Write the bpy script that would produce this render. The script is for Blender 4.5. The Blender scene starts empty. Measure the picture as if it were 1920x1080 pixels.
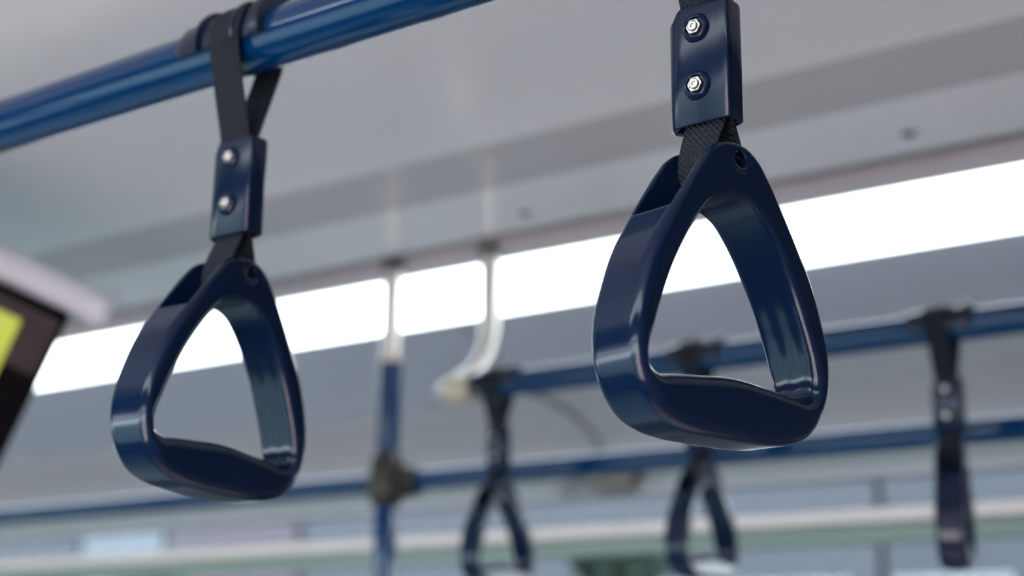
import bpy, bmesh, math
import numpy as np
from mathutils import Vector, Matrix

# ------------------------------------------------------------------ camera
scene = bpy.context.scene
COL = scene.collection
F_PX = 2900.0
PITCH = math.atan(700.0 / F_PX)
RX, RY = 0.80584, 0.59213                       # camera right vector on the ground plane
EYE = Vector((0.0, 0.0, 1.48))
right = Vector((RX, RY, 0))
flat = Vector((-RY, RX, 0))
fwd = flat * math.cos(PITCH) + Vector((0, 0, math.sin(PITCH)))
up = right.cross(fwd)
cam_data = bpy.data.cameras.new('camera')
cam = bpy.data.objects.new('camera', cam_data)
COL.objects.link(cam)
cam.matrix_world = Matrix(((right.x, up.x, -fwd.x, EYE.x), (right.y, up.y, -fwd.y, EYE.y),
                           (right.z, up.z, -fwd.z, EYE.z), (0, 0, 0, 1)))
cam_data.sensor_width = 36.0
cam_data.lens = F_PX / 1920 * 36.0
cam_data.clip_start = 0.02
cam_data.dof.use_dof = True
cam_data.dof.focus_distance = 0.742
cam_data.dof.aperture_fstop = 5.0
scene.camera = cam

# ------------------------------------------------------------------ colour management
scene.view_settings.view_transform = 'Standard'
scene.view_settings.look = 'None'
scene.view_settings.gamma = 1.0
scene.view_settings.use_curve_mapping = False
scene.view_settings.exposure = 0.96
try:
    scene.cycles.use_denoising = True
    scene.cycles.max_bounces = 8
    scene.cycles.sample_clamp_indirect = 6.0
except Exception:
    pass

# ------------------------------------------------------------------ world: bright overcast sky
world = bpy.data.worlds.new('overcast')
scene.world = world
world.use_nodes = True
wn = world.node_tree
wn.nodes.clear()
wo = wn.nodes.new('ShaderNodeOutputWorld')
wb = wn.nodes.new('ShaderNodeBackground')
wb.inputs['Color'].default_value = (0.84, 0.91, 1.0, 1)
wb.inputs['Strength'].default_value = 6.5
wn.links.new(wb.outputs[0], wo.inputs[0])


# ------------------------------------------------------------------ materials
def mat(name, color, rough=0.5, metal=0.0, spec=0.5, coat=0.0, coat_rough=0.05, emit=None, strength=0.0):
    m = bpy.data.materials.new(name)
    m.use_nodes = True
    b = m.node_tree.nodes['Principled BSDF']
    b.inputs['Base Color'].default_value = (*color, 1)
    b.inputs['Roughness'].default_value = rough
    b.inputs['Metallic'].default_value = metal
    b.inputs['Specular IOR Level'].default_value = spec
    b.inputs['Coat Weight'].default_value = coat
    b.inputs['Coat Roughness'].default_value = coat_rough
    if emit:
        b.inputs['Emission Color'].default_value = (*emit, 1)
        b.inputs['Emission Strength'].default_value = strength
    return m


def add_noise_color(m, c1, c2, scale, detail=2.0):
    nt = m.node_tree
    tc = nt.nodes.new('ShaderNodeTexCoord')
    n = nt.nodes.new('ShaderNodeTexNoise')
    n.inputs['Scale'].default_value = scale
    n.inputs['Detail'].default_value = detail
    r = nt.nodes.new('ShaderNodeMix')
    r.data_type = 'RGBA'
    r.inputs[6].default_value = (*c1, 1)
    r.inputs[7].default_value = (*c2, 1)
    nt.links.new(tc.outputs['Object'], n.inputs['Vector'])
    nt.links.new(n.outputs['Fac'], r.inputs[0])
    nt.links.new(r.outputs[2], nt.nodes['Principled BSDF'].inputs['Base Color'])


def add_noise_bump(m, scale, strength, dist):
    nt = m.node_tree
    tc = nt.nodes.new('ShaderNodeTexCoord')
    n = nt.nodes.new('ShaderNodeTexNoise')
    n.inputs['Scale'].default_value = scale
    b = nt.nodes.new('ShaderNodeBump')
    b.inputs['Strength'].default_value = strength
    b.inputs['Distance'].default_value = dist
    nt.links.new(tc.outputs['Object'], n.inputs['Vector'])
    nt.links.new(n.outputs['Fac'], b.inputs['Height'])
    nt.links.new(b.outputs[0], nt.nodes['Principled BSDF'].inputs['Normal'])


def webbing_material():
    m = mat('woven_navy_webbing', (0.006, 0.007, 0.012), rough=0.75, spec=0.35)
    nt = m.node_tree
    uv = nt.nodes.new('ShaderNodeUVMap')
    uv.uv_map = 'UVMap'
    sep = nt.nodes.new('ShaderNodeSeparateXYZ')
    nt.links.new(uv.outputs[0], sep.inputs[0])

    def math_node(op, a, b=None):
        k = nt.nodes.new('ShaderNodeMath')
        k.operation = op
        for i, v in enumerate((a, b)):
            if v is None:
                continue
            if isinstance(v, (int, float)):
                k.inputs[i].default_value = v
            else:
                nt.links.new(v, k.inputs[i])
        return k.outputs[0]
    su = math_node('SINE', math_node('MULTIPLY', sep.outputs[0], 2 * math.pi * 7))
    sv = math_node('SINE', math_node('MULTIPLY', sep.outputs[1], 2 * math.pi * 330))
    h = math_node('MULTIPLY', su, sv)
    b = nt.nodes.new('ShaderNodeBump')
    b.inputs['Strength'].default_value = 0.75
    b.inputs['Distance'].default_value = 0.0008
    nt.links.new(h, b.inputs['Height'])
    nt.links.new(b.outputs[0], nt.nodes['Principled BSDF'].inputs['Normal'])
    mx = nt.nodes.new('ShaderNodeMix')
    mx.data_type = 'RGBA'
    mx.inputs[6].default_value = (0.002, 0.003, 0.004, 1)
    mx.inputs[7].default_value = (0.016, 0.020, 0.036, 1)
    nt.links.new(math_node('ADD', math_node('MULTIPLY', h, 0.5), 0.5), mx.inputs[0])
    nt.links.new(mx.outputs[2], nt.nodes['Principled BSDF'].inputs['Base Color'])
    return m


def glass_material(name, tint, gloss=0.12):
    m = bpy.data.materials.new(name)
    m.use_nodes = True
    nt = m.node_tree
    nt.nodes.clear()
    o = nt.nodes.new('ShaderNodeOutputMaterial')
    t = nt.nodes.new('ShaderNodeBsdfTransparent')
    t.inputs[0].default_value = (*tint, 1)
    g = nt.nodes.new('ShaderNodeBsdfGlossy')
    g.inputs['Roughness'].default_value = 0.02
    x = nt.nodes.new('ShaderNodeMixShader')
    x.inputs[0].default_value = gloss
    nt.links.new(t.outputs[0], x.inputs[1])
    nt.links.new(g.outputs[0], x.inputs[2])
    nt.links.new(x.outputs[0], o.inputs[0])
    return m


M = {}
M['grip'] = mat('navy_moulded_plastic', (0.0022, 0.0095, 0.033), rough=0.15, spec=0.38)
add_noise_bump(M['grip'], 90.0, 0.06, 0.0006)
M['sleeve'] = mat('navy_sleeve_plastic', (0.0028, 0.0095, 0.034), rough=0.2, spec=0.36)
add_noise_bump(M['sleeve'], 60.0, 0.05, 0.0006)
M['saddle'] = mat('navy_saddle_plastic', (0.004, 0.009, 0.032), rough=0.28)
M['webbing'] = webbing_material()
M['steel'] = mat('bright_screw_steel', (0.66, 0.63, 0.58), rough=0.28, metal=1.0)
M['rail'] = mat('blue_painted_rail', (0.0010, 0.030, 0.105), rough=0.10, spec=0.6, coat=0.0)
M['chrome'] = mat('brushed_chrome', (0.72, 0.68, 0.64), rough=0.32, metal=0.75)
M['ferrule'] = mat('cream_ferrule', (0.62, 0.55, 0.42), rough=0.35, metal=0.3)
M['clamp'] = mat('dark_cast_clamp', (0.030, 0.028, 0.022), rough=0.4, metal=0.4)
M['ceil'] = mat('glossy_ceiling_laminate', (0.90, 0.89, 0.89), rough=0.17, spec=0.6)
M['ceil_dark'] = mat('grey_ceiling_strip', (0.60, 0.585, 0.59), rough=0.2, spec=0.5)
M['ceil_edge'] = mat('rose_grey_edge_strip', (0.62, 0.52, 0.53), rough=0.4, spec=0.3)
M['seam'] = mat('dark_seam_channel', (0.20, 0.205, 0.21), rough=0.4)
M['cove'] = mat('cove_panel', (0.42, 0.435, 0.50), rough=0.45, spec=0.3)
M['upper'] = mat('upper_side_panel', (0.345, 0.34, 0.36), rough=0.5, spec=0.3)
M['header'] = mat('grey_green_window_header', (0.20, 0.225, 0.228), rough=0.5, spec=0.3)
M['trim_light'] = mat('pale_aluminium_trim', (0.33, 0.33, 0.36), rough=0.4, spec=0.4)
M['trim_cream'] = mat('cream_sash_bar', (0.54, 0.475, 0.455), rough=0.4)
M['gasket'] = mat('green_grey_gasket', (0.16, 0.21, 0.18), rough=0.5)
M['wall'] = mat('side_wall', (0.6, 0.61, 0.62), rough=0.6)
M['floor'] = mat('grey_floor', (0.20, 0.27, 0.285), rough=0.6)
M['dark_wall'] = mat('dark_end_wall', (0.05, 0.055, 0.065), rough=0.6)
M['platform'] = mat('rose_vinyl', (0.90, 0.60, 0.56), rough=0.6)
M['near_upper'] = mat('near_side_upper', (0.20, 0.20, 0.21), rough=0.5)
M['front_wall'] = mat('dull_rose_end_wall', (0.15, 0.135, 0.15), rough=0.6)
M['lens'] = mat('light_diffuser', (0.9, 0.9, 0.9), rough=0.6, emit=(0.86, 0.97, 1.0), strength=3.0)
M['glass'] = glass_material('window_glass', (0.88, 0.91, 0.91), 0.04)
M['black'] = mat('black_bezel', (0.004, 0.003, 0.004), rough=0.8, spec=0.06)
M['bezel_edge'] = mat('brown_black_bezel', (0.028, 0.017, 0.018), rough=0.55, spec=0.3)
M['white_plastic'] = mat('white_plastic_housing', (0.62, 0.63, 0.68), rough=0.5)
M['screen'] = mat('yellow_screen', (0.05, 0.05, 0.02), rough=0.3, emit=(0.36, 0.40, 0.045), strength=0.7)
M['screw_dark'] = mat('dull_panel_screw', (0.10, 0.10, 0.11), rough=0.4, metal=0.7)
M['flange'] = mat('grey_flange', (0.11, 0.11, 0.10), rough=0.4, metal=0.3)
M['cable'] = mat('grey_cable', (0.09, 0.095, 0.085), rough=0.6)
M['bracket'] = mat('grey_brown_bracket', (0.12, 0.11, 0.10), rough=0.5)


# ------------------------------------------------------------------ mesh helpers
def smooth_mesh(me, angle=40):
    me.shade_smooth()
    try:
        me.set_sharp_from_angle(angle=math.radians(angle))
    except Exception:
        pass


def link(name, me, material, parent=None, angle=40):
    me.name = name
    me.materials.clear()
    me.materials.append(material)
    smooth_mesh(me, angle)
    o = bpy.data.objects.new(name, me)
    COL.objects.link(o)
    if parent is not None:
        o.parent = parent
    return o


def from_bm(name, bm, material, parent=None, angle=40):
    bmesh.ops.recalc_face_normals(bm, faces=bm.faces)
    me = bpy.data.meshes.new(name)
    bm.to_mesh(me)
    bm.free()
    return link(name, me, material, parent, angle)


def tag(o, label=None, cat=None, group=None, kind=None):
    if label: o['label'] = label
    if cat: o['category'] = cat
    if group: o['group'] = group
    if kind: o['kind'] = kind
    return o


def empty(name, loc, label, cat, group=None):
    o = bpy.data.objects.new(name, None)
    o.empty_display_size = 0.02
    o.location = loc
    COL.objects.link(o)
    return tag(o, label, cat, group)


def box(bm, lo, hi, bevel=0.0, seg=2):
    r = bmesh.ops.create_cube(bm, size=1.0)
    vs = r['verts']
    for v in vs:
        v.co = Vector([lo[i] + (v.co[i] + 0.5) * (hi[i] - lo[i]) for i in range(3)])
    if bevel > 0:
        es = list({e for v in vs for e in v.link_edges})
        bmesh.ops.bevel(bm, geom=es, offset=bevel, segments=seg, affect='EDGES', profile=0.5)


def tube(bm, pts, rad, seg=32, cap=True):
    """swept round tube; rad a number or a list"""
    pts = [Vector(p) for p in pts]
    n = len(pts)
    rad = rad if isinstance(rad, (list, tuple)) else [rad] * n
    rings = []
    t0 = (pts[1] - pts[0]).normalized()
    ref = Vector((0, 0, 1)) if abs(t0.z) < 0.9 else Vector((1, 0, 0))
    a = (ref - t0 * ref.dot(t0)).normalized()
    for i, p in enumerate(pts):
        if i == 0: t = pts[1] - pts[0]
        elif i == n - 1: t = pts[-1] - pts[-2]
        else: t = (pts[i + 1] - pts[i]).normalized() + (pts[i] - pts[i - 1]).normalized()
        t.normalize()
        a = (a - t * a.dot(t)).normalized()
        b = t.cross(a)
        rings.append([bm.verts.new(p + (a * math.cos(q) + b * math.sin(q)) * rad[i])
                      for q in [2 * math.pi * k / seg for k in range(seg)]])
    for i in range(n - 1):
        for k in range(seg):
            bm.faces.new((rings[i][k], rings[i][(k + 1) % seg], rings[i + 1][(k + 1) % seg], rings[i + 1][k]))
    if cap:
        bm.faces.new(rings[0])
        bm.faces.new(rings[-1])


def loft(bm, rings, cap=True):
    vr = [[bm.verts.new(p) for p in r] for r in rings]
    n = len(vr[0])
    for a, b in zip(vr[:-1], vr[1:]):
        for k in range(n):
            bm.faces.new((a[k], a[(k + 1) % n], b[(k + 1) % n], b[k]))
    if cap:
        bm.faces.new(vr[0])
        bm.faces.new(vr[-1])
    return vr


def prism_x(bm, prof, x0, x1):
    """closed YZ profile run along X"""
    loft(bm, [[Vector((x, y, z)) for y, z in prof] for x in (x0, x1)])


# ------------------------------------------------------------------ room shell (a bus saloon)
X0, X1 = -6.5, 0.28
YN, YF = -0.45, 2.33
ZC = 2.084                                      # ceiling height
H0 = 1.48                                       # eye height; the far side is described from it


def strip(name, y0, y1, m, z=ZC, dz=0.02):
    bm = bmesh.new()
    box(bm, (X0, y0, z), (X1, y1, z + dz))
    return tag(from_bm(name, bm, m, angle=30), kind='structure')


bm = bmesh.new(); box(bm, (X0, YN, -0.03), (X1, YF, 0.0))
tag(from_bm('floor', bm, M['floor']), kind='structure')
bm = bmesh.new(); box(bm, (-0.75, YN + .1, 0.0), (X1, YF - .1, 0.012))  # unseen rose patch added to warm the light bounced onto the ceiling
tag(from_bm('floor_platform', bm, M['platform']), kind='structure')
strip('ceiling', 0.473, 1.407, M['ceil'])
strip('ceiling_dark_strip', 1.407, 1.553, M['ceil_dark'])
strip('ceiling_screw_strip', 1.553, 1.738, M['ceil'])
strip('trim_1', 1.738, 1.778, M['seam'], ZC + 0.006, 0.014)
strip('trim_2', 1.778, 1.858, M['ceil_edge'], ZC - 0.003, 0.023)
# the near half of the ceiling mirrors the far half
YM = (YN + YF) / 2


def mir(y):
    return 2 * YM - y


for k, x in enumerate((-5.8, -4.6, -3.4, -2.2, -1.0)):
    bm = bmesh.new(); box(bm, (x - .05, mir(2.34), .86), (x + .05, mir(2.285), H0 + .30), .01)
    tag(from_bm('trim_%d' % (10 + k), bm, M['dark_wall']), kind='structure')
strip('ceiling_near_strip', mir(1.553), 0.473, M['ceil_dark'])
strip('ceiling_near_edge', mir(1.858), mir(1.553), M['ceil'])


def side_profile(name, prof, m, mirror=False):
    bm = bmesh.new()
    prof = [((mir(y) if mirror else y), z) for y, z in prof]
    prism_x(bm, prof, X0, X1)
    return tag(from_bm(name, bm, m, angle=25), kind='structure')


for far in (True, False):
    s = 'right' if far else 'left'
    mr = not far
    # sloping cove panel between lamp and lip
    side_profile('wall_%s_cove' % s, [(2.052, H0 + .572), (2.275, H0 + .478), (2.283, H0 + .474), (2.290, H0 + .478),
                                      (2.292, H0 + .484), (2.06, H0 + .60)], M['cove' if far else 'near_upper'], mr)
    side_profile('wall_%s_upper' % s, [(2.400, H0 + .53), (2.398, H0 + .47), (2.385, H0 + .44), (2.360, H0 + .405), (2.325, H0 + .37), (2.300, H0 + .350), (2.294, H0 + .341),
                                       (2.430, H0 + .341), (2.430, H0 + .53)], M['upper' if far else 'near_upper'], mr)
    side_profile('wall_%s_header' % s, [(2.292, H0 + .3405), (2.288, H0 + .296), (2.330, H0 + .296), (2.330, H0 + .3405)], M['header'], mr)
    side_profile('trim_%d' % (3 if far else 6), [(2.272, H0 + .2935), (2.272, H0 + .2795), (2.33, H0 + .2795), (2.33, H0 + .2955), (2.28, H0 + .2955)],
                 M['trim_light'], mr)
    side_profile('trim_%d' % (4 if far else 7), [(2.285, H0 + .2315), (2.282, H0 + .229), (2.282, H0 + .2125), (2.285, H0 + .210),
                                                 (2.33, H0 + .210), (2.33, H0 + .2315)], M['trim_cream'], mr)
    side_profile('trim_%d' % (5 if far else 8), [(2.290, H0 + .2098), (2.290, H0 + .180), (2.33, H0 + .180), (2.33, H0 + .2098)],
                 M['gasket'], mr)
    side_profile('wall_%s' % s, [(2.27, 0.0), (2.27, 0.88), (2.285, 0.90), (2.36, 0.90), (2.36, 0.0)], M['dark_wall'], mr)
    # glazing: small top lights and the big panes
    side_profile('window_%d' % (1 if far else 3), [(2.300, H0 + .2315), (2.300, H0 + .2795), (2.304, H0 + .2795), (2.304, H0 + .2315)], M['glass'], mr)
    side_profile('window_%d' % (2 if far else 4), [(2.300, 0.90), (2.300, H0 + .180), (2.304, H0 + .180), (2.304, 0.90)], M['glass'], mr)
bm = bmesh.new(); box(bm, (X0 - .03, YN - .13, 0), (X0, YF + .13, 2.118))
tag(from_bm('wall_back', bm, M['dark_wall']), kind='structure')
bm = bmesh.new(); box(bm, (X1, YN - .13, 0), (X1 + .03, YF + .13, 2.118))
tag(from_bm('wall_front', bm, M['front_wall']), kind='structure')

bm = bmesh.new(); box(bm, (X0 - .03, YN - .13, 2.12), (X1 + .03, YF + .13, 2.16))
tag(from_bm('roof', bm, M['wall']), kind='structure')
for s, ya, yb_ in (('right', YF + .101, YF + .13), ('left', YN - .13, YN - .101)):
    bm = bmesh.new(); box(bm, (X0, ya, H0 + .30), (X1, yb_, 2.12))
    tag(from_bm('wall_%s_outer' % s, bm, M['wall']), kind='structure')
# thin joint across the cove panel, seen as a slanting line behind the bent rail end
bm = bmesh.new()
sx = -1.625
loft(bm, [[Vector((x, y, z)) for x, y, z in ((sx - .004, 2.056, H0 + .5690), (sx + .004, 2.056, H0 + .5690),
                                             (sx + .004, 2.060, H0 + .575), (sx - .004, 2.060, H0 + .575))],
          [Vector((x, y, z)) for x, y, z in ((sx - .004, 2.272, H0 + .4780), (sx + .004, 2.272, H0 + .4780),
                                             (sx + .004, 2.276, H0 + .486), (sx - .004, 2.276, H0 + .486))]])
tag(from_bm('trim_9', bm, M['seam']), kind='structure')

# strip lamps; the near one is unseen, added to light the front
for far in (True, False):
    bm = bmesh.new()
    pr = [(1.860, H0 + .6005), (2.050, H0 + .572), (2.053, H0 + .590), (1.863, H0 + .6185)]
    prism_x(bm, [((y if far else mir(y)), z) for y, z in pr], X0 + .02 if far else -1.25, -.38 if far else X1 - .02)
    o = from_bm('strip_lamp', bm, M['lens'], angle=25)
    tag(o, 'long white glowing strip lamp along the ceiling edge behind the grab poles' if far else
        'long strip lamp on the near ceiling edge above the viewer', 'lamp')


# ------------------------------------------------------------------ ceiling screws
for i, (x, y, lab) in enumerate(((-1.205, 1.671, 'small dark screw in the pale ceiling strip right of the bent rail end'),
                                 (-0.646, 1.668, 'small dark screw in the pale ceiling strip right of the sharp hand strap'))):
    bm = bmesh.new()
    bmesh.ops.create_cone(bm, cap_ends=True, segments=24, radius1=0.0050, radius2=0.0072, depth=0.004,
                          matrix=Matrix.Translation((x, y, ZC - 0.0018)))
    bmesh.ops.create_cone(bm, cap_ends=True, segments=24, radius1=0.0095, radius2=0.0095, depth=0.001,
                          matrix=Matrix.Translation((x, y, ZC - 0.0003)))
    tag(from_bm('panel_screw', bm, M['screw_dark']), lab, 'screw', 'screws in the ceiling strip')


# ------------------------------------------------------------------ hand strap pieces
def smooth_closed(pts, n):
    """closed Catmull-Rom through mirrored half outline (x>=0 given bottom to top)"""
    half = [p for p in pts]
    full = half + [(-x, z) for x, z in reversed(half[1:-1])]
    P = np.array(full, float)
    m = len(P)
    out = []
    for i in range(m):
        p0, p1, p2, p3 = P[i - 1], P[i], P[(i + 1) % m], P[(i + 2) % m]
        d = [max(np.linalg.norm(b - a), 1e-9) ** 0.5 for a, b in ((p0, p1), (p1, p2), (p2, p3))]
        t0, t1 = 0.0, d[0]; t2 = t1 + d[1]; t3 = t2 + d[2]
        for k in range(n):
            t = t1 + (t2 - t1) * k / n
            a1 = (t1 - t) / (t1 - t0) * p0 + (t - t0) / (t1 - t0) * p1
            a2 = (t2 - t) / (t2 - t1) * p1 + (t - t1) / (t2 - t1) * p2
            a3 = (t3 - t) / (t3 - t2) * p2 + (t - t2) / (t3 - t2) * p3
            b1 = (t2 - t) / (t2 - t0) * a1 + (t - t0) / (t2 - t0) * a2
            b2 = (t3 - t) / (t3 - t1) * a2 + (t - t1) / (t3 - t1) * a3
            out.append((t2 - t) / (t2 - t1) * b1 + (t - t1) / (t2 - t1) * b2)
    return np.array(out)


def signed_grid(poly, xs, zs):
    gx, gz = np.meshgrid(xs, zs, indexing='ij')
    d2 = np.full(gx.shape, 1e9)
    inside = np.zeros(gx.shape, bool)
    n = len(poly)
    for i in range(n):
        ax, az = poly[i]; bx, bz = poly[(i + 1) % n]
        ex, ez = bx - ax, bz - az
        px, pz = gx - ax, gz - az
        t = np.clip((px * ex + pz * ez) / (ex * ex + ez * ez + 1e-12), 0, 1)
        d2 = np.minimum(d2, (px - t * ex) ** 2 + (pz - t * ez) ** 2)
        c = ((az > gz) != (bz > gz))
        with np.errstate(divide='ignore', invalid='ignore'):
            xi = ax + (gz - az) * ex / (ez if abs(ez) > 1e-12 else 1e-12)
        inside ^= c & (gx < xi)
    return np.where(inside, -1, 1) * np.sqrt(d2)


OUT = [(0, -133.6), (14, -133.5), (27, -133.0), (39, -131.2), (50, -127.0), (58.5, -119.0), (64.0, -108.5), (66.0, -97.0),
       (65.4, -86.0), (63.0, -75.0), (59.8, -65.0), (56.2, -55.5), (51.6, -46.0), (45.4, -36.5), (38.8, -27.0),
       (31.2, -16.5), (23.0, -5.5), (17.0, 1.5), (9.5, 6.3), (0, 7.8)]
INN = [(0, -104.6), (10, -105.0), (20, -106.0), (30, -106.9), (40, -108.0), (48.5, -108.8), (54.3, -106.2), (56.0, -98.8),
       (53.6, -88.5), (50.4, -79.5), (46.8, -71.0), (43.0, -62.5), (38.8, -54.5), (34.0, -46.5), (28.6, -38.2),
       (22.4, -30.0), (15.6, -23.2), (8.0, -19.7), (0, -18.7)]
HOLE_X = 3.6
T_HALF = 16.0
GAP_HALF = 11.9
GX = np.arange(-70, 70.01, 0.5)
GZ = np.arange(-138, 16.01, 0.5)
DO = signed_grid(smooth_closed(OUT, 6), GX, GZ)
DI = signed_grid(smooth_closed(INN, 6), GX, GZ)


def sample(grid, x, z):
    fx = np.clip((x - GX[0]) / 0.5, 0, len(GX) - 1.001)
    fz = np.clip((z - GZ[0]) / 0.5, 0, len(GZ) - 1.001)
    i = fx.astype(int); j = fz.astype(int)
    u = fx - i; v = fz - j
    return ((1 - u) * (1 - v) * grid[i, j] + u * (1 - v) * grid[i + 1, j] +
            (1 - u) * v * grid[i, j + 1] + u * v * grid[i + 1, j + 1])


def rmax(a, b, r):
    return np.minimum(np.maximum(a, b), -r) + np.sqrt(np.maximum(a + r, 0) ** 2 + np.maximum(b + r, 0) ** 2)


def grip_field(x, y, z):
    """signed distance-like field (mm) of the triangular grip"""
    do = sample(DO, x, z)
    di = sample(DI, x, z)
    di = di + 0.22 * np.cos(2 * np.pi * y / 10.5) * np.clip((-z - 30) / 30.0, 0, 1) * np.clip((z + 104) / 14.0, 0, 1)
    w = np.clip((-z - 86) / 22.0, 0, 1); w = w * w * (3 - 2 * w)      # 1 at the bottom bar
    t = T_HALF
    tz = np.clip((-z - 10) / 30.0, 0, 1)
    ro = 2.2 + 2.8 * tz + 1.2 * w
    ri = 2.4 + 1.6 * tz + 3.6 * w
    d = rmax(do, np.abs(y) - t, ro)
    # gentle hollow along the outer rim of the two legs
    d = rmax(d, rmax(-di, np.abs(y) - t, ri), 0.01)
    # slot between the two cheek plates
    zf = np.maximum(-15.8 - 9.5 * (x / 24.0) ** 2, -30.5)
    cav = np.maximum(np.abs(y) - GAP_HALF, (zf - z) * 0.85)
    d = rmax(d, -cav, 0.9)
    # core that the webbing turns round
    core = np.maximum(np.sqrt(x ** 2 + (z + 3.6) ** 2) - 9.6, np.abs(y) - GAP_HALF - 1.0)
    d = np.minimum(d, core)
    # pin hole with a shallow dish round it
    rr = np.sqrt((x - HOLE_X) ** 2 + z ** 2)
    hole = np.maximum(rr - 4.0, T_HALF - 14.0 - np.abs(y))
    d = rmax(d, -hole, 0.7)
    dish = np.maximum(rr - 7.0, T_HALF - 0.2 - np.abs(y))
    d = rmax(d, -dish, 0.2)
    return d


def grip_mesh():
    h = 1.0
    xs = np.arange(-68, 68.1, h); ys = np.arange(-18, 18.1, h) + 0.03; zs = np.arange(-134, 12.1, h) + 0.02
    X, Y, Z = np.meshgrid(xs, ys, zs, indexing='ij')
    V = grip_field(X, Y, Z)
    nx, ny, nz = V.shape
    S = V < 0
    c = np.zeros((nx - 1, ny - 1, nz - 1), int)
    for a in (0, 1):
        for b in (0, 1):
            for e in (0, 1):
                c += S[a:nx - 1 + a, b:ny - 1 + b, e:nz - 1 + e]
    act = (c > 0) & (c < 8)
    idx = -np.ones(act.shape, int)
    cells = np.argwhere(act)
    idx[act] = np.arange(len(cells))
    P = np.zeros((len(cells), 3)); W = np.zeros(len(cells))
    corners = [(a, b, e) for a in (0, 1) for b in (0, 1) for e in (0, 1)]
    for p in corners:
        for ax in range(3):
            if p[ax]: continue
            q = list(p); q[ax] = 1
            va = V[cells[:, 0] + p[0], cells[:, 1] + p[1], cells[:, 2] + p[2]]
            vb = V[cells[:, 0] + q[0], cells[:, 1] + q[1], cells[:, 2] + q[2]]
            m = (va < 0) != (vb < 0)
            t = np.where(m, va / np.where(va - vb == 0, 1, va - vb), 0)
            pt = np.array(p, float)[None, :].repeat(len(cells), 0)
            pt[:, ax] += t
            P[m] += pt[m]; W[m] += 1
    P = (cells + P / W[:, None]) * h + np.array([xs[0], ys[0], zs[0]])
    for _ in range(4):                                      # settle on the exact surface
        f = grip_field(P[:, 0], P[:, 1], P[:, 2]); e = 0.25
        g = np.stack([(grip_field(P[:, 0] + e, P[:, 1], P[:, 2]) - grip_field(P[:, 0] - e, P[:, 1], P[:, 2])) / (2 * e),
                      (grip_field(P[:, 0], P[:, 1] + e, P[:, 2]) - grip_field(P[:, 0], P[:, 1] - e, P[:, 2])) / (2 * e),
                      (grip_field(P[:, 0], P[:, 1], P[:, 2] + e) - grip_field(P[:, 0], P[:, 1], P[:, 2] - e)) / (2 * e)], -1)
        gg = (g ** 2).sum(1)
        st = -(f / np.maximum(gg, 0.3))[:, None] * g
        n = np.linalg.norm(st, axis=1, keepdims=True)
        P += st * np.minimum(1, 0.6 / np.maximum(n, 1e-9)) * 0.9
    faces = []
    for ax in range(3):
        a1, a2 = [(1, 2), (2, 0), (0, 1)][ax]
        sl0 = [slice(None)] * 3; sl1 = [slice(None)] * 3
        sl0[ax] = slice(0, -1); sl1[ax] = slice(1, None)
        ch = S[tuple(sl0)] != S[tuple(sl1)]
        E = np.argwhere(ch)
        E = E[(E[:, a1] > 0) & (E[:, a2] > 0) & (E[:, a1] < V.shape[a1] - 1) & (E[:, a2] < V.shape[a2] - 1)]
        flip = S[E[:, 0], E[:, 1], E[:, 2]]
        q = []
        for o1, o2 in ((-1, -1), (0, -1), (0, 0), (-1, 0)):
            T = E.copy(); T[:, a1] += o1; T[:, a2] += o2
            q.append(idx[T[:, 0], T[:, 1], T[:, 2]])
        q = np.stack(q, 1)
        q[~flip] = q[~flip][:, ::-1]
        faces.append(q)
    faces = np.concatenate(faces)
    me = bpy.data.meshes.new('grip_handle')
    # local axes of the strap: width runs along Y, thickness along X
    co = np.stack([-P[:, 1], P[:, 0], P[:, 2]], -1) / 1000.0
    me.from_pydata(co.tolist(), [], faces.tolist())
    me.update()
    return me


GRIP = grip_mesh()


def sleeve_mesh():
    prof = [(-18.3, 3.0), (-18.4, -0.4), (-17.0, -3.6), (-13.8, -6.2), (-8.6, -7.6), (0, -8.2), (9, -8.2), (15.2, -8.0),
            (17.4, -7.2), (18.0, -5.4), (18.0, 4.4), (17.0, 6.6), (13, 7.9), (2, 8.1), (-9, 7.9), (-15.8, 6.2)]
    P = np.array(prof)
    pts = []
    m = len(P)
    for i in range(m):                                  # light corner rounding by subdivision
        p1, p2 = P[i], P[(i + 1) % m]
        pts += [p1 * .82 + p2 * .18, p1 * .5 + p2 * .5, p1 * .18 + p2 * .82]
    P = np.array(pts)

    def ring(sx, z, slope=0.0, inner=0.0):
        r = []
        for x, y in P:
            if inner:
                x = np.sign(x) * max(abs(x) - inner, 0.2); y = np.sign(y) * max(abs(y) - inner, 0.15)
            zz = z
            if slope and x < -10.5: zz = z - slope * min(1.0, (-10.5 - x) / 3.5)
            r.append(Vector((x * sx / 1000, y * sx / 1000, zz / 1000)))
        return r
    bm = bmesh.new()
    loft(bm, [ring(1, -23.0, inner=2.3), ring(1, -30.2, inner=2.2), ring(.985, -31.0, inner=.5), ring(1.0, -30.2), ring(1, 28, 4.5),
              ring(.975, 29.6, 4.8), ring(.9, 30.2, 5), ring(1, 30.0, 4.8, inner=2.6), ring(1, 25, 0, inner=2.8)], cap=True)
    bmesh.ops.recalc_face_normals(bm, faces=bm.faces)
    me = bpy.data.meshes.new('sleeve'); bm.to_mesh(me); bm.free()
    return me


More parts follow.
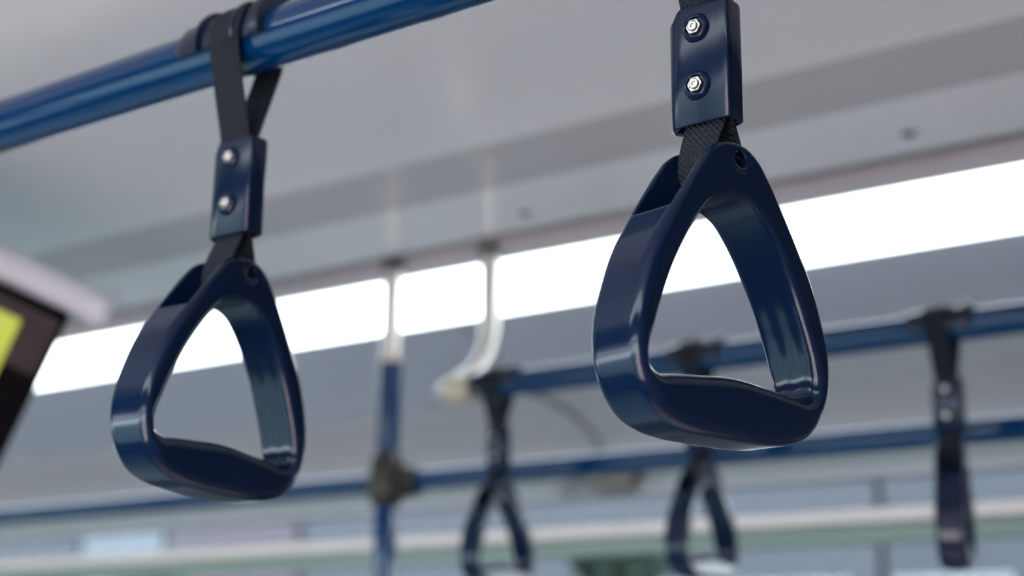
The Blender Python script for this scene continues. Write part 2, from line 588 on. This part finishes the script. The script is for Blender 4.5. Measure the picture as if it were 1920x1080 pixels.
def collar_mesh():
    """raised plastic collar round a screw, axis along -Y"""
    bm = bmesh.new()
    rings = []
    for r, y in ((7.6, 1.2), (7.3, -0.9), (6.7, -2.2), (5.7, -2.8), (5.0, -2.6), (4.7, -1.0)):
        rings.append([Vector((r * (1 + 0.018 * math.cos(6 * a)) * math.cos(a) / 1000, y / 1000, r * (1 + 0.018 * math.cos(6 * a)) * math.sin(a) / 1000))
                      for a in [2 * math.pi * k / 48 for k in range(48)]])
    loft(bm, rings)
    bmesh.ops.recalc_face_normals(bm, faces=bm.faces)
    me = bpy.data.meshes.new('collar'); bm.to_mesh(me); bm.free()
    return me


def screw_mesh():
    """socket screw in a hexagonal nut, axis along -Y"""
    bm = bmesh.new()

    def hexr(a, f, r):
        k = (a % (math.pi / 3)) - math.pi / 6
        return r * ((1 - f) + f * math.cos(math.pi / 6) / math.cos(k) * 1.04)
    rings = []
    for r, y, f in ((4.6, -0.8, 1), (4.6, -2.7, 1), (4.25, -3.3, .9), (3.4, -3.35, 0), (3.25, -2.6, 0), (2.9, -2.6, 0), (2.75, -3.9, 0),
                    (2.4, -4.2, 0), (1.6, -4.2, 1), (1.5, -2.9, 1)):
        rings.append([Vector((hexr(a, f, r) * math.cos(a) / 1000, y / 1000, hexr(a, f, r) * math.sin(a) / 1000))
                      for a in [2 * math.pi * k / 48 + 0.2 for k in range(48)]])
    loft(bm, rings)
    bmesh.ops.recalc_face_normals(bm, faces=bm.faces)
    bmesh.ops.scale(bm, vec=(.88, 1, .88), verts=bm.verts)
    me = bpy.data.meshes.new('screw'); bm.to_mesh(me); bm.free()
    return me


SLEEVE, COLLAR, SCREW = sleeve_mesh(), collar_mesh(), screw_mesh()
R_RAIL = 0.0180


def saddle_mesh():
    """half-round plastic saddle that sits on the rail, rail axis along X"""
    bm = bmesh.new()
    prof = [(-.0375, .0012), (-.0368, .0030), (-.0345, .0040), (-.0180, .0042), (-.0172, .0078), (-.0145, .0082), (-.0138, .0048),
            (.0138, .0048), (.0145, .0082), (.0172, .0078), (.0180, .0044), (.0290, .0044), (.0298, .0082), (.0345, .0084), (.0368, .0070), (.0375, .0012)]
    a0, a1, n = math.radians(-14), math.radians(194), 44
    rings = []
    for x, t in prof:
        out = [Vector((x, -(R_RAIL + t) * math.cos(a), (R_RAIL + t) * math.sin(a))) for a in [a0 + (a1 - a0) * k / n for k in range(n + 1)]]
        inn = [Vector((x, -(R_RAIL + .0002) * math.cos(a), (R_RAIL + .0002) * math.sin(a))) for a in [a1 - (a1 - a0) * k / n for k in range(n + 1)]]
        rings.append(out + inn)
    loft(bm, rings)
    bmesh.ops.recalc_face_normals(bm, faces=bm.faces)
    me = bpy.data.meshes.new('rail_saddle'); bm.to_mesh(me); bm.free()
    return me


SADDLE = saddle_mesh()


def ribbon(name, path, width, parent, thick=0.0017):
    """path: list of (centre, across-direction, normal)"""
    bm = bmesh.new()
    uvl = bm.loops.layers.uv.new('UVMap')
    s = 0.0; rows = []; vv = []
    nseg = 6
    for i, (c, a, n) in enumerate(path):
        if i: s += (c - path[i - 1][0]).length
        row = []
        for k in range(nseg + 1):
            u = k / nseg - .5
            e = thick * .5 * (1 - .55 * (abs(u) * 2) ** 6)
            row.append(c + a * (u * width) + n * e)
        for k in range(nseg, -1, -1):
            u = k / nseg - .5
            e = thick * .5 * (1 - .55 * (abs(u) * 2) ** 6)
            row.append(c + a * (u * width) - n * e)
        rows.append([bm.verts.new(p) for p in row]); vv.append(s)
    m = len(rows[0])
    us = [k / nseg for k in range(nseg + 1)] + [k / nseg for k in range(nseg, -1, -1)]
    for i in range(len(rows) - 1):
        for k in range(m):
            k2 = (k + 1) % m
            f = bm.faces.new((rows[i][k], rows[i][k2], rows[i + 1][k2], rows[i + 1][k]))
            for lp, (u, v) in zip(f.loops, ((us[k], vv[i]), (us[k2], vv[i]), (us[k2], vv[i + 1]), (us[k], vv[i + 1]))):
                lp[uvl].uv = (u, v)
    bm.faces.new(rows[0]); bm.faces.new(rows[-1])
    return from_bm(name, bm, M['webbing'], parent, 50)


def bez0(*a):
    return bez(*a)


def bez(p0, p1, p2, p3, n):
    out = []
    for k in range(n + 1):
        t = k / n
        out.append(p0 * (1 - t) ** 3 + p1 * 3 * t * (1 - t) ** 2 + p2 * 3 * t * t * (1 - t) + p3 * t ** 3)
    return out


def hand_strap(x, y, z, label, yaw=0.0, skew=0.0, sleeve_x=0.0, grip_x=0.0, swing=0.0, sleeve_yaw=0.0, drop=0.0, lean=0.0):
    """root at the rail axis; yaw turns the grip about the vertical, swing leans it across the bus"""
    root = empty('hand_strap', (x, y, z), label, 'hand strap', 'hanging straps on the blue rails')
    sad = link('rail_saddle', SADDLE, M['saddle'], root, 35)
    zs = -0.0895 - drop * .4
    # ---- upper loop over the saddle
    r = R_RAIL + .0062
    ztop = zs + .024
    path2 = []
    for k in range(29):
        a = math.radians(-14 + 208 * k / 28)
        path2.append(Vector((0, -r * math.cos(a), r * math.sin(a))))
    d0 = (path2[0] - path2[1]).normalized()
    d1 = (path2[-1] - path2[-2]).normalized()
    front = bez(Vector((0, -.0022, ztop)), Vector((0, -.0045, ztop + .016)), path2[0] + d0 * .012, path2[0], 14)
    back = bez(path2[-1], path2[-1] + d1 * .012, Vector((0, .0045, ztop + .016)), Vector((0, .0022, ztop)), 14)
    pts = front[:-1] + path2 + back[1:]
    up_path = []
    for i, p in enumerate(pts):
        t = (pts[min(i + 1, len(pts) - 1)] - pts[max(i - 1, 0)]).normalized()
        k = min(1.0, max(0.0, (p.z - ztop) / (-ztop)))        # the near strand may stand a little aside on the rail
        p = p + Vector((skew * k * min(1.0, max(0.0, (.016 - p.y) / .034)), 0, 0))
        up_path.append((p, Vector((1, 0, 0)), Vector((0, -t.z, t.y))))
    ribbon('upper_webbing', up_path, .0245, root)
    # ---- sleeve with two screws
    sl = link('sleeve', SLEEVE.copy() if not SLEEVE.users else SLEEVE, M['sleeve'], root, 50)
    sl.location = (sleeve_x, 0, zs); sl.rotation_euler = (swing * .4, lean, sleeve_yaw)
    for dz in (.0175, -.0122):
        for me, nm, mt in ((COLLAR, 'screw_collar', M['sleeve']), (SCREW, 'screw', M['steel'])):
            o = link(nm, me, mt, sl, 35)
            o.location = (.0008, -.0078, dz)
            if me is SCREW: o['label'] = 'bright steel screw'
    # ---- lower loop round the core of the grip
    zh = -0.1400 - drop
    G = Matrix.Translation((grip_x, 0, zh)) @ Matrix.Rotation(yaw, 4, 'Z') @ Matrix.Rotation(swing, 4, 'X')
    rc = .0111
    cc = Vector((0, 0, -.0036))
    arc = []
    for k in range(25):
        a = math.radians(180 + 20 - 220 * 0 + (140 + 0) * 0) if False else math.radians(195 + 150 * k / 24)
        arc.append(cc + Vector((0, rc * math.cos(a), rc * math.sin(a))))
    zb = zs - .024
    ents = []
    # down the near side
    def world_pt(v): return G @ v
    a_top = Vector((1, 0, 0)); a_bot = (G.to_3x3() @ Vector((1, 0, 0))).normalized()
    P0 = Vector((0, -.0022, zb)); Q0 = world_pt(arc[0])
    tn = (G.to_3x3() @ (arc[0] - arc[1])).normalized()
    near = bez(P0, P0 + Vector((0, 0, -.008)), Q0 + tn * .010, Q0, 12)
    P1 = Vector((0, .0022, zb)); Q1 = world_pt(arc[-1])
    tf = (G.to_3x3() @ (arc[-1] - arc[-2])).normalized()
    far = bez(Q1, Q1 + tf * .010, P1 + Vector((0, 0, -.008)), P1, 12)
    seq = [(p, i / 12) for i, p in enumerate(near[:-1])] + [(world_pt(p), 1.0) for p in arc] + [(p, 1 - i / 12) for i, p in enumerate(far) if i]
    lo = []
    for i, (p, w) in enumerate(seq):
        t = (seq[min(i + 1, len(seq) - 1)][0] - seq[max(i - 1, 0)][0]).normalized()
        w = w * w * (3 - 2 * w)
        a = (a_top * (1 - w) + a_bot * w)
        a = (a - t * a.dot(t)).normalized()
        lo.append((p, a, a.cross(t).normalized()))
    ribbon('lower_webbing', lo, .0222, root)
    g = link('grip_handle', GRIP, M['grip'], root, 60)
    g.matrix_local = G
    return root


# ------------------------------------------------------------------ hand straps
hand_strap(-0.340, 0.6235, 1.85, 'sharp large navy triangular hand strap with two bright screws, hanging from near rail',
           yaw=-0.232, swing=-0.018, sleeve_yaw=-0.04, sleeve_x=-.0022)
hand_strap(-0.667, 0.6257, 1.85, 'slightly soft navy hand strap on the left, looped over the thick near rail',
           yaw=0.032, swing=-0.080, sleeve_yaw=0.03, drop=.004, skew=.009, grip_x=-.0040)
hand_strap(-1.260, 1.682, 1.85, 'blurred small hand strap on the far rail beside its bent chrome end')
hand_strap(-0.9465, 1.682, 1.85, 'blurred small hand strap on the far rail, seen behind the sharp large grip', yaw=-.02)
hand_strap(-0.626, 1.682, 1.85, 'blurred hand strap at the right edge, its grip turned edge-on', yaw=0.26)


# ------------------------------------------------------------------ rails and pole
bm = bmesh.new()
tube(bm, [(x, 0.625, 1.85) for x in np.linspace(X0 + .02, X1 - .02, 12)], R_RAIL, 64)
tag(from_bm('handrail', bm, M['rail']), 'thick glossy blue handrail crossing the upper left corner', 'handrail')

YR = 1.682
hr = empty('handrail', (-1.30, YR, 1.85), 'blurred blue handrail whose bent chrome end is fixed to the ceiling', 'handrail')


def rel(ps, o):
    return [Vector(p) - Vector(o.location) for p in ps]


bm = bmesh.new(); tube(bm, rel([(-1.285, YR, 1.85), (X1 - .02, YR, 1.85)], hr), .0178, 48)
from_bm('rail_tube', bm, M['rail'], hr)
bm = bmesh.new()
r0 = .0182
tube(bm, rel([(-1.342, YR, 1.85), (-1.340, YR, 1.85), (-1.304, YR, 1.85), (-1.302, YR, 1.85)], hr), [r0, r0 + .002, r0 + .002, r0], 48)
o = from_bm('ferrule', bm, M['ferrule'], hr); o['label'] = 'cream metal ferrule'
# bend: along -X, tight elbow to +Y, then a sweep up to the ceiling
re = .022
xc = -1.338
pts = [(-1.325, YR, 1.85)]
for k in range(9):
    a = math.pi / 2 * k / 8
    pts.append((xc - re * math.sin(a), YR + re * (1 - math.cos(a)), 1.85 + .003 * k / 8))
xb = xc - re
xm = xb + .009
ymount = 1.785
for p in bez0(Vector(pts[-1]), Vector((xb, YR + re + .030, 1.876)), Vector((xm, ymount, 1.893)), Vector((xm, ymount, 1.970)), 18)[1:]:
    pts.append(tuple(p))
pts.append((xm, ymount, ZC))
xb = xm
bm = bmesh.new(); tube(bm, rel(pts, hr), [.0165] * 16 + [.0148] * (len(pts) - 16), 40)
from_bm('chrome_bend', bm, M['chrome'], hr)
bm = bmesh.new()
tube(bm, rel([(xb, ymount, ZC - .016), (xb, ymount, ZC - .014), (xb, ymount, ZC - .004), (xb, ymount, ZC - .0005)], hr), [.0155, .0180, .0185, .021], 40)
o = from_bm('mount_flange', bm, M['flange'], hr); o['label'] = 'dark ceiling flange'

bm = bmesh.new(); tube(bm, [(X0 + .02, 1.806, 1.7475), (X1 - .02, 1.806, 1.7475)], .0162, 40)
tag(from_bm('handrail', bm, M['rail']), 'thin blurred blue handrail lowest in view, clamped to the upright pole', 'handrail')

px, py = -1.535, 1.772
pole = empty('grab_pole', (px - .031, py, 0), 'upright blurred pole, blue below and chrome above, behind the far left hand strap', 'pole')
bm = bmesh.new(); tube(bm, [(0, 0, 0.01), (0, 0, 1.927)], .0172, 40); from_bm('blue_tube', bm, M['rail'], pole)
bm = bmesh.new(); tube(bm, [(0, 0, 1.915), (0, 0, ZC - .002)], .0140, 40); from_bm('chrome_tube', bm, M['chrome'], pole)
bm = bmesh.new(); tube(bm, [(0, 0, 1.925), (0, 0, 1.927), (0, 0, 1.936), (0, 0, 1.938)], [.0165, .018, .018, .0145], 40)
from_bm('ferrule', bm, M['ferrule'], pole)
bm = bmesh.new(); tube(bm, [(0, 0, ZC - .016), (0, 0, ZC - .014), (0, 0, ZC - .004), (0, 0, ZC - .0005)], [.0150, .0180, .0185, .021], 40)
from_bm('mount_flange', bm, M['flange'], pole)
bm = bmesh.new(); tube(bm, [(0, 0, 0), (0, 0, .012), (0, 0, .014)], [.045, .045, .02], 40)
from_bm('floor_flange', bm, M['clamp'], pole)
pole.rotation_euler = (0, .0168, 0)
# cross clamp: vertical and horizontal sockets plus two bolts
bm = bmesh.new()
zc = 1.7475
tube(bm, [(0, 0, zc - .040), (0, 0, zc - .036), (0, 0, zc - .020), (0, 0, zc + .020), (0, 0, zc + .036), (0, 0, zc + .040)],
     [.019, .0235, .0265, .0265, .0235, .019], 36)
tube(bm, [(-.056, .034, zc), (-.052, .034, zc), (-.032, .028, zc), (.012, .028, zc), (.032, .034, zc), (.036, .034, zc)],
     [.018, .0225, .0265, .0265, .0225, .018], 36)
from_bm('cross_clamp', bm, M['clamp'], pole)
for dz in (.019, -.019):
    bm = bmesh.new()
    tube(bm, [(.018, -.018, zc + dz), (.020, -.022, zc + dz), (.022, -.0265, zc + dz)], [.005, .005, .0035], 16)
    cl = from_bm('clamp_bolt', bm, M['clamp'], pole)


# ------------------------------------------------------------------ hanging display at the left edge
DEP = 1.8
ray = fwd + right * ((118 - 960) / F_PX) + up * ((540 - 600) / F_PX)
C0 = EYE + ray * DEP
e2 = Vector((-0.6967, 0, -1)).normalized()               # down the side edge
e1 = Vector((-0.7526, -1, 0.5244)).normalized()          # along the top edge, away from the corner
nrm = e1.cross(e2).normalized()
if nrm.dot(EYE - C0) < 0: nrm = -nrm
mon = empty('display_screen', C0, 'tilted black framed screen with yellow picture, cut by the left edge', 'screen')
W_, H_ = .40, .235


def slab(bm, a0, a1, b0, b1, t0, t1, bev=0.0):
    """box in the frame (e1, e2, nrm) measured from the corner"""
    r = bmesh.ops.create_cube(bm, size=1.0)
    vs = r['verts']
    for v in vs:
        c = v.co + Vector((.5, .5, .5))
        v.co = e1 * (a0 + c.x * (a1 - a0)) + e2 * (b0 + c.y * (b1 - b0)) + nrm * (t0 + c.z * (t1 - t0))
    if bev:
        bmesh.ops.bevel(bm, geom=list({e for v in vs for e in v.link_edges}), offset=bev, segments=3, affect='EDGES', profile=.5)


bm = bmesh.new(); slab(bm, 0, W_, 0, H_, -.022, 0, .004); from_bm('casing', bm, M['black'], mon)
bm = bmesh.new()
slab(bm, 0.002, W_ - .002, 0.002, .022, 0, .003, .001)
slab(bm, 0.002, .040, 0.020, .075, 0, .003, .001)
from_bm('bezel', bm, M['bezel_edge'], mon)
bm = bmesh.new(); slab(bm, .042, W_ - .04, .020, .155, 0.0005, .0035); from_bm('screen_panel', bm, M['screen'], mon)
bm = bmesh.new(); slab(bm, -.038, W_ + .02, -.034, -.009, -.044, -.0225, .006)
from_bm('rear_housing', bm, M['white_plastic'], mon)
top = C0 + e1 * .2 - nrm * .045
bm = bmesh.new(); tube(bm, [top - C0, Vector((top.x, top.y, ZC)) - C0], .016, 24)
from_bm('ceiling_arm', bm, M['white_plastic'], mon)


# ------------------------------------------------------------------ small fittings on the far side panel
ys = 2.262
bm = bmesh.new()
cp = bez(Vector((-1.640, 2.281, 1.962)), Vector((-1.585, 2.255, 1.945)), Vector((-1.475, 2.262, 1.90)), Vector((-1.468, 2.264, 1.815)), 24)
tube(bm, cp, .0060, 14)
tag(from_bm('drooping_cable', bm, M['cable']), 'grey cable drooping in an arc behind the far blue handrail', 'cable')
br = empty('wall_bracket', (-1.48, 2.28, 1.785), 'small grey-brown bracket with a lever below the drooping cable', 'bracket')
bm = bmesh.new(); box(bm, (-.012, -.030, -.012), (.078, .008, .030), .004); from_bm('bracket_body', bm, M['bracket'], br)
bm = bmesh.new(); tube(bm, [(-.008, -.02, .014), (-.045, -.022, .004), (-.080, -.022, -.010)], [.009, .008, .005], 16)
from_bm('lever', bm, M['bracket'], br)
bm = bmesh.new(); box(bm, (.060, -.034, -.020), (.075, -.006, .010), .003); from_bm('catch', bm, M['bracket'], br)


# ------------------------------------------------------------------ outside the windows
def building(x0, x1, y0, y1, h, m_wall, m_band, label, band=(2.0, 2.2)):
    b = empty('building', ((x0 + x1) / 2, (y0 + y1) / 2, -.9), label, 'building', None)
    w = (x1 - x0) / 2; d = (y1 - y0) / 2
    bm = bmesh.new(); box(bm, (-w, -d, 0), (w, d, h)); from_bm('wall', bm, m_wall, b)
    bm = bmesh.new(); box(bm, (-w, -d - .12, h - .0), (w, d, h + .25)); from_bm('roof_edge', bm, M['trim_light'], b)
    if m_band:
        bm = bmesh.new(); box(bm, (-w + .1, -d - .05, band[0] + .9), (w - .1, -d, band[1] + .9)); from_bm('sign_band', bm, m_band, b)
    n = max(2, int(w * 2 / 1.4))
    for k in range(n):
        cx = -w + (k + .5) * 2 * w / n
        bm = bmesh.new(); hw = min(.45, .8 * w / n); box(bm, (cx - hw, -d - .02, 1.2), (cx + hw, -d + .01, 2.6)); from_bm('window', bm, M['outglass'], b)
    return b


M['outglass'] = mat('dull_far_glass', (0.11, 0.118, 0.13), rough=0.6)
M['bl_slate'] = mat('slate_blue_render', (0.027,0.031,0.041), rough=0.8)
M['bl_pale'] = mat('pale_blue_render', (0.074,0.086,0.102), rough=0.8)
M['bl_mauve'] = mat('mauve_render', (0.043,0.035,0.045), rough=0.8)
M['bl_grey'] = mat('grey_violet_render', (0.030,0.034,0.044), rough=0.8)
for c in ('bl_slate', 'bl_pale', 'bl_mauve', 'bl_grey'):
    b = tuple(M[c].node_tree.nodes['Principled BSDF'].inputs['Base Color'].default_value)[:3]
    add_noise_color(M[c], tuple(v * .9 for v in b), tuple(min(1, v * 1.1) for v in b), 1.5)
building(-15.5, -11.45, 9.0, 14, 5.4, M['bl_slate'], None, 'slate blue building outside, farthest left through the top window strip')
building(-11.38, -10.32, 9.0, 14, 4.9, M['bl_pale'], None, 'bright pale blue house outside, seen at lower left')
building(-10.25, -8.74, 9.0, 14, 5.2, M['bl_mauve'], None, 'mauve pink house outside, between pale and grey fronts')
building(-8.67, -3.85, 9.0, 14, 5.5, M['bl_grey'], None, 'grey violet building outside, behind the middle of the window strip')
building(-3.8, 2.0, 9.0, 14, 5.3, M['bl_slate'], None, 'blue grey building outside, at the right end of the window strip')

M['leaf'] = mat('dark_green_leaves', (0.030, 0.045, 0.036), rough=0.95, spec=0.05)
M['bark'] = mat('grey_bark', (0.12, 0.10, 0.08), rough=0.9)
M['asphalt'] = mat('pale_asphalt', (0.12, 0.12, 0.12), rough=0.9)
add_noise_color(M['asphalt'], (.045, .045, .045), (.07, .07, .07), 3)
M['garden'] = mat('dark_garden_wall', (0.03, 0.032, 0.035), rough=0.9, spec=0.1)
M['lawn'] = mat('lawn', (0.10, 0.15, 0.14), rough=0.95)
M['brick'] = mat('rose_paving', (0.92, 0.66, 0.62), rough=0.9)

rng = np.random.default_rng(4)


def tree(x, y, h, r, label):
    t = empty('street_tree', (x, y, -.9), label, 'tree', 'small trees outside the window')
    bm = bmesh.new()
    tube(bm, [(0, 0, 0), (.03, .01, h * .5), (0, 0, h * .92)], [.07, .05, .025], 12); from_bm('trunk', bm, M['bark'], t)
    bm = bmesh.new()
    for k in range(900):
        d = rng.normal(size=3); d /= np.linalg.norm(d)
        p = d * r * (rng.random() ** .33) * np.array([1.25, 1, .62])
        c = Vector((p[0], p[1], h + p[2]))
        a = Vector(rng.normal(size=3)).normalized(); b = a.orthogonal().normalized()
        s = .035 + .03 * rng.random()
        vs = [bm.verts.new(c + a * s * u + b * s * .55 * v) for u, v in ((-1, 0), (0, -1), (1, 0), (0, 1))]
        bm.faces.new(vs)
    from_bm('foliage', bm, M['leaf'], t)


tree(-3.78, 6.0, 2.84, .20, 'small dark green tree outside, behind the grip of the middle far strap')
tree(-6.95, 6.0, 2.76, .18, 'small dark green tree outside, at lower left of the photo')


def patch(name, x0, x1, y0, y1, m, z=-.9):
    bm = bmesh.new(); box(bm, (x0, y0, z - .1), (x1, y1, z))
    return tag(from_bm(name, bm, m), kind='structure')


patch('ground', -40, 30, YF + .5, 40, M['asphalt'])
patch('ground_lawn', -40, -0.9, -30, YN - 1.1, M['lawn'])  # unseen teal ground added to cool and dim the left ceiling
patch('ground_paving', -0.9, 30, -30, YN - 1.1, M['brick'])  # unseen rose ground added to bounce warm light onto the right ceiling
patch('ground_road', -40, 30, YN - 1.1, YF + .5, M['asphalt'])
bm = bmesh.new(); box(bm, (-14, 4.2, -.9), (8, 4.4, 1.52), .02)  # unseen dark slab added to darken what the grip undersides reflect
tag(from_bm('wall_outside', bm, M['garden']), kind='structure')
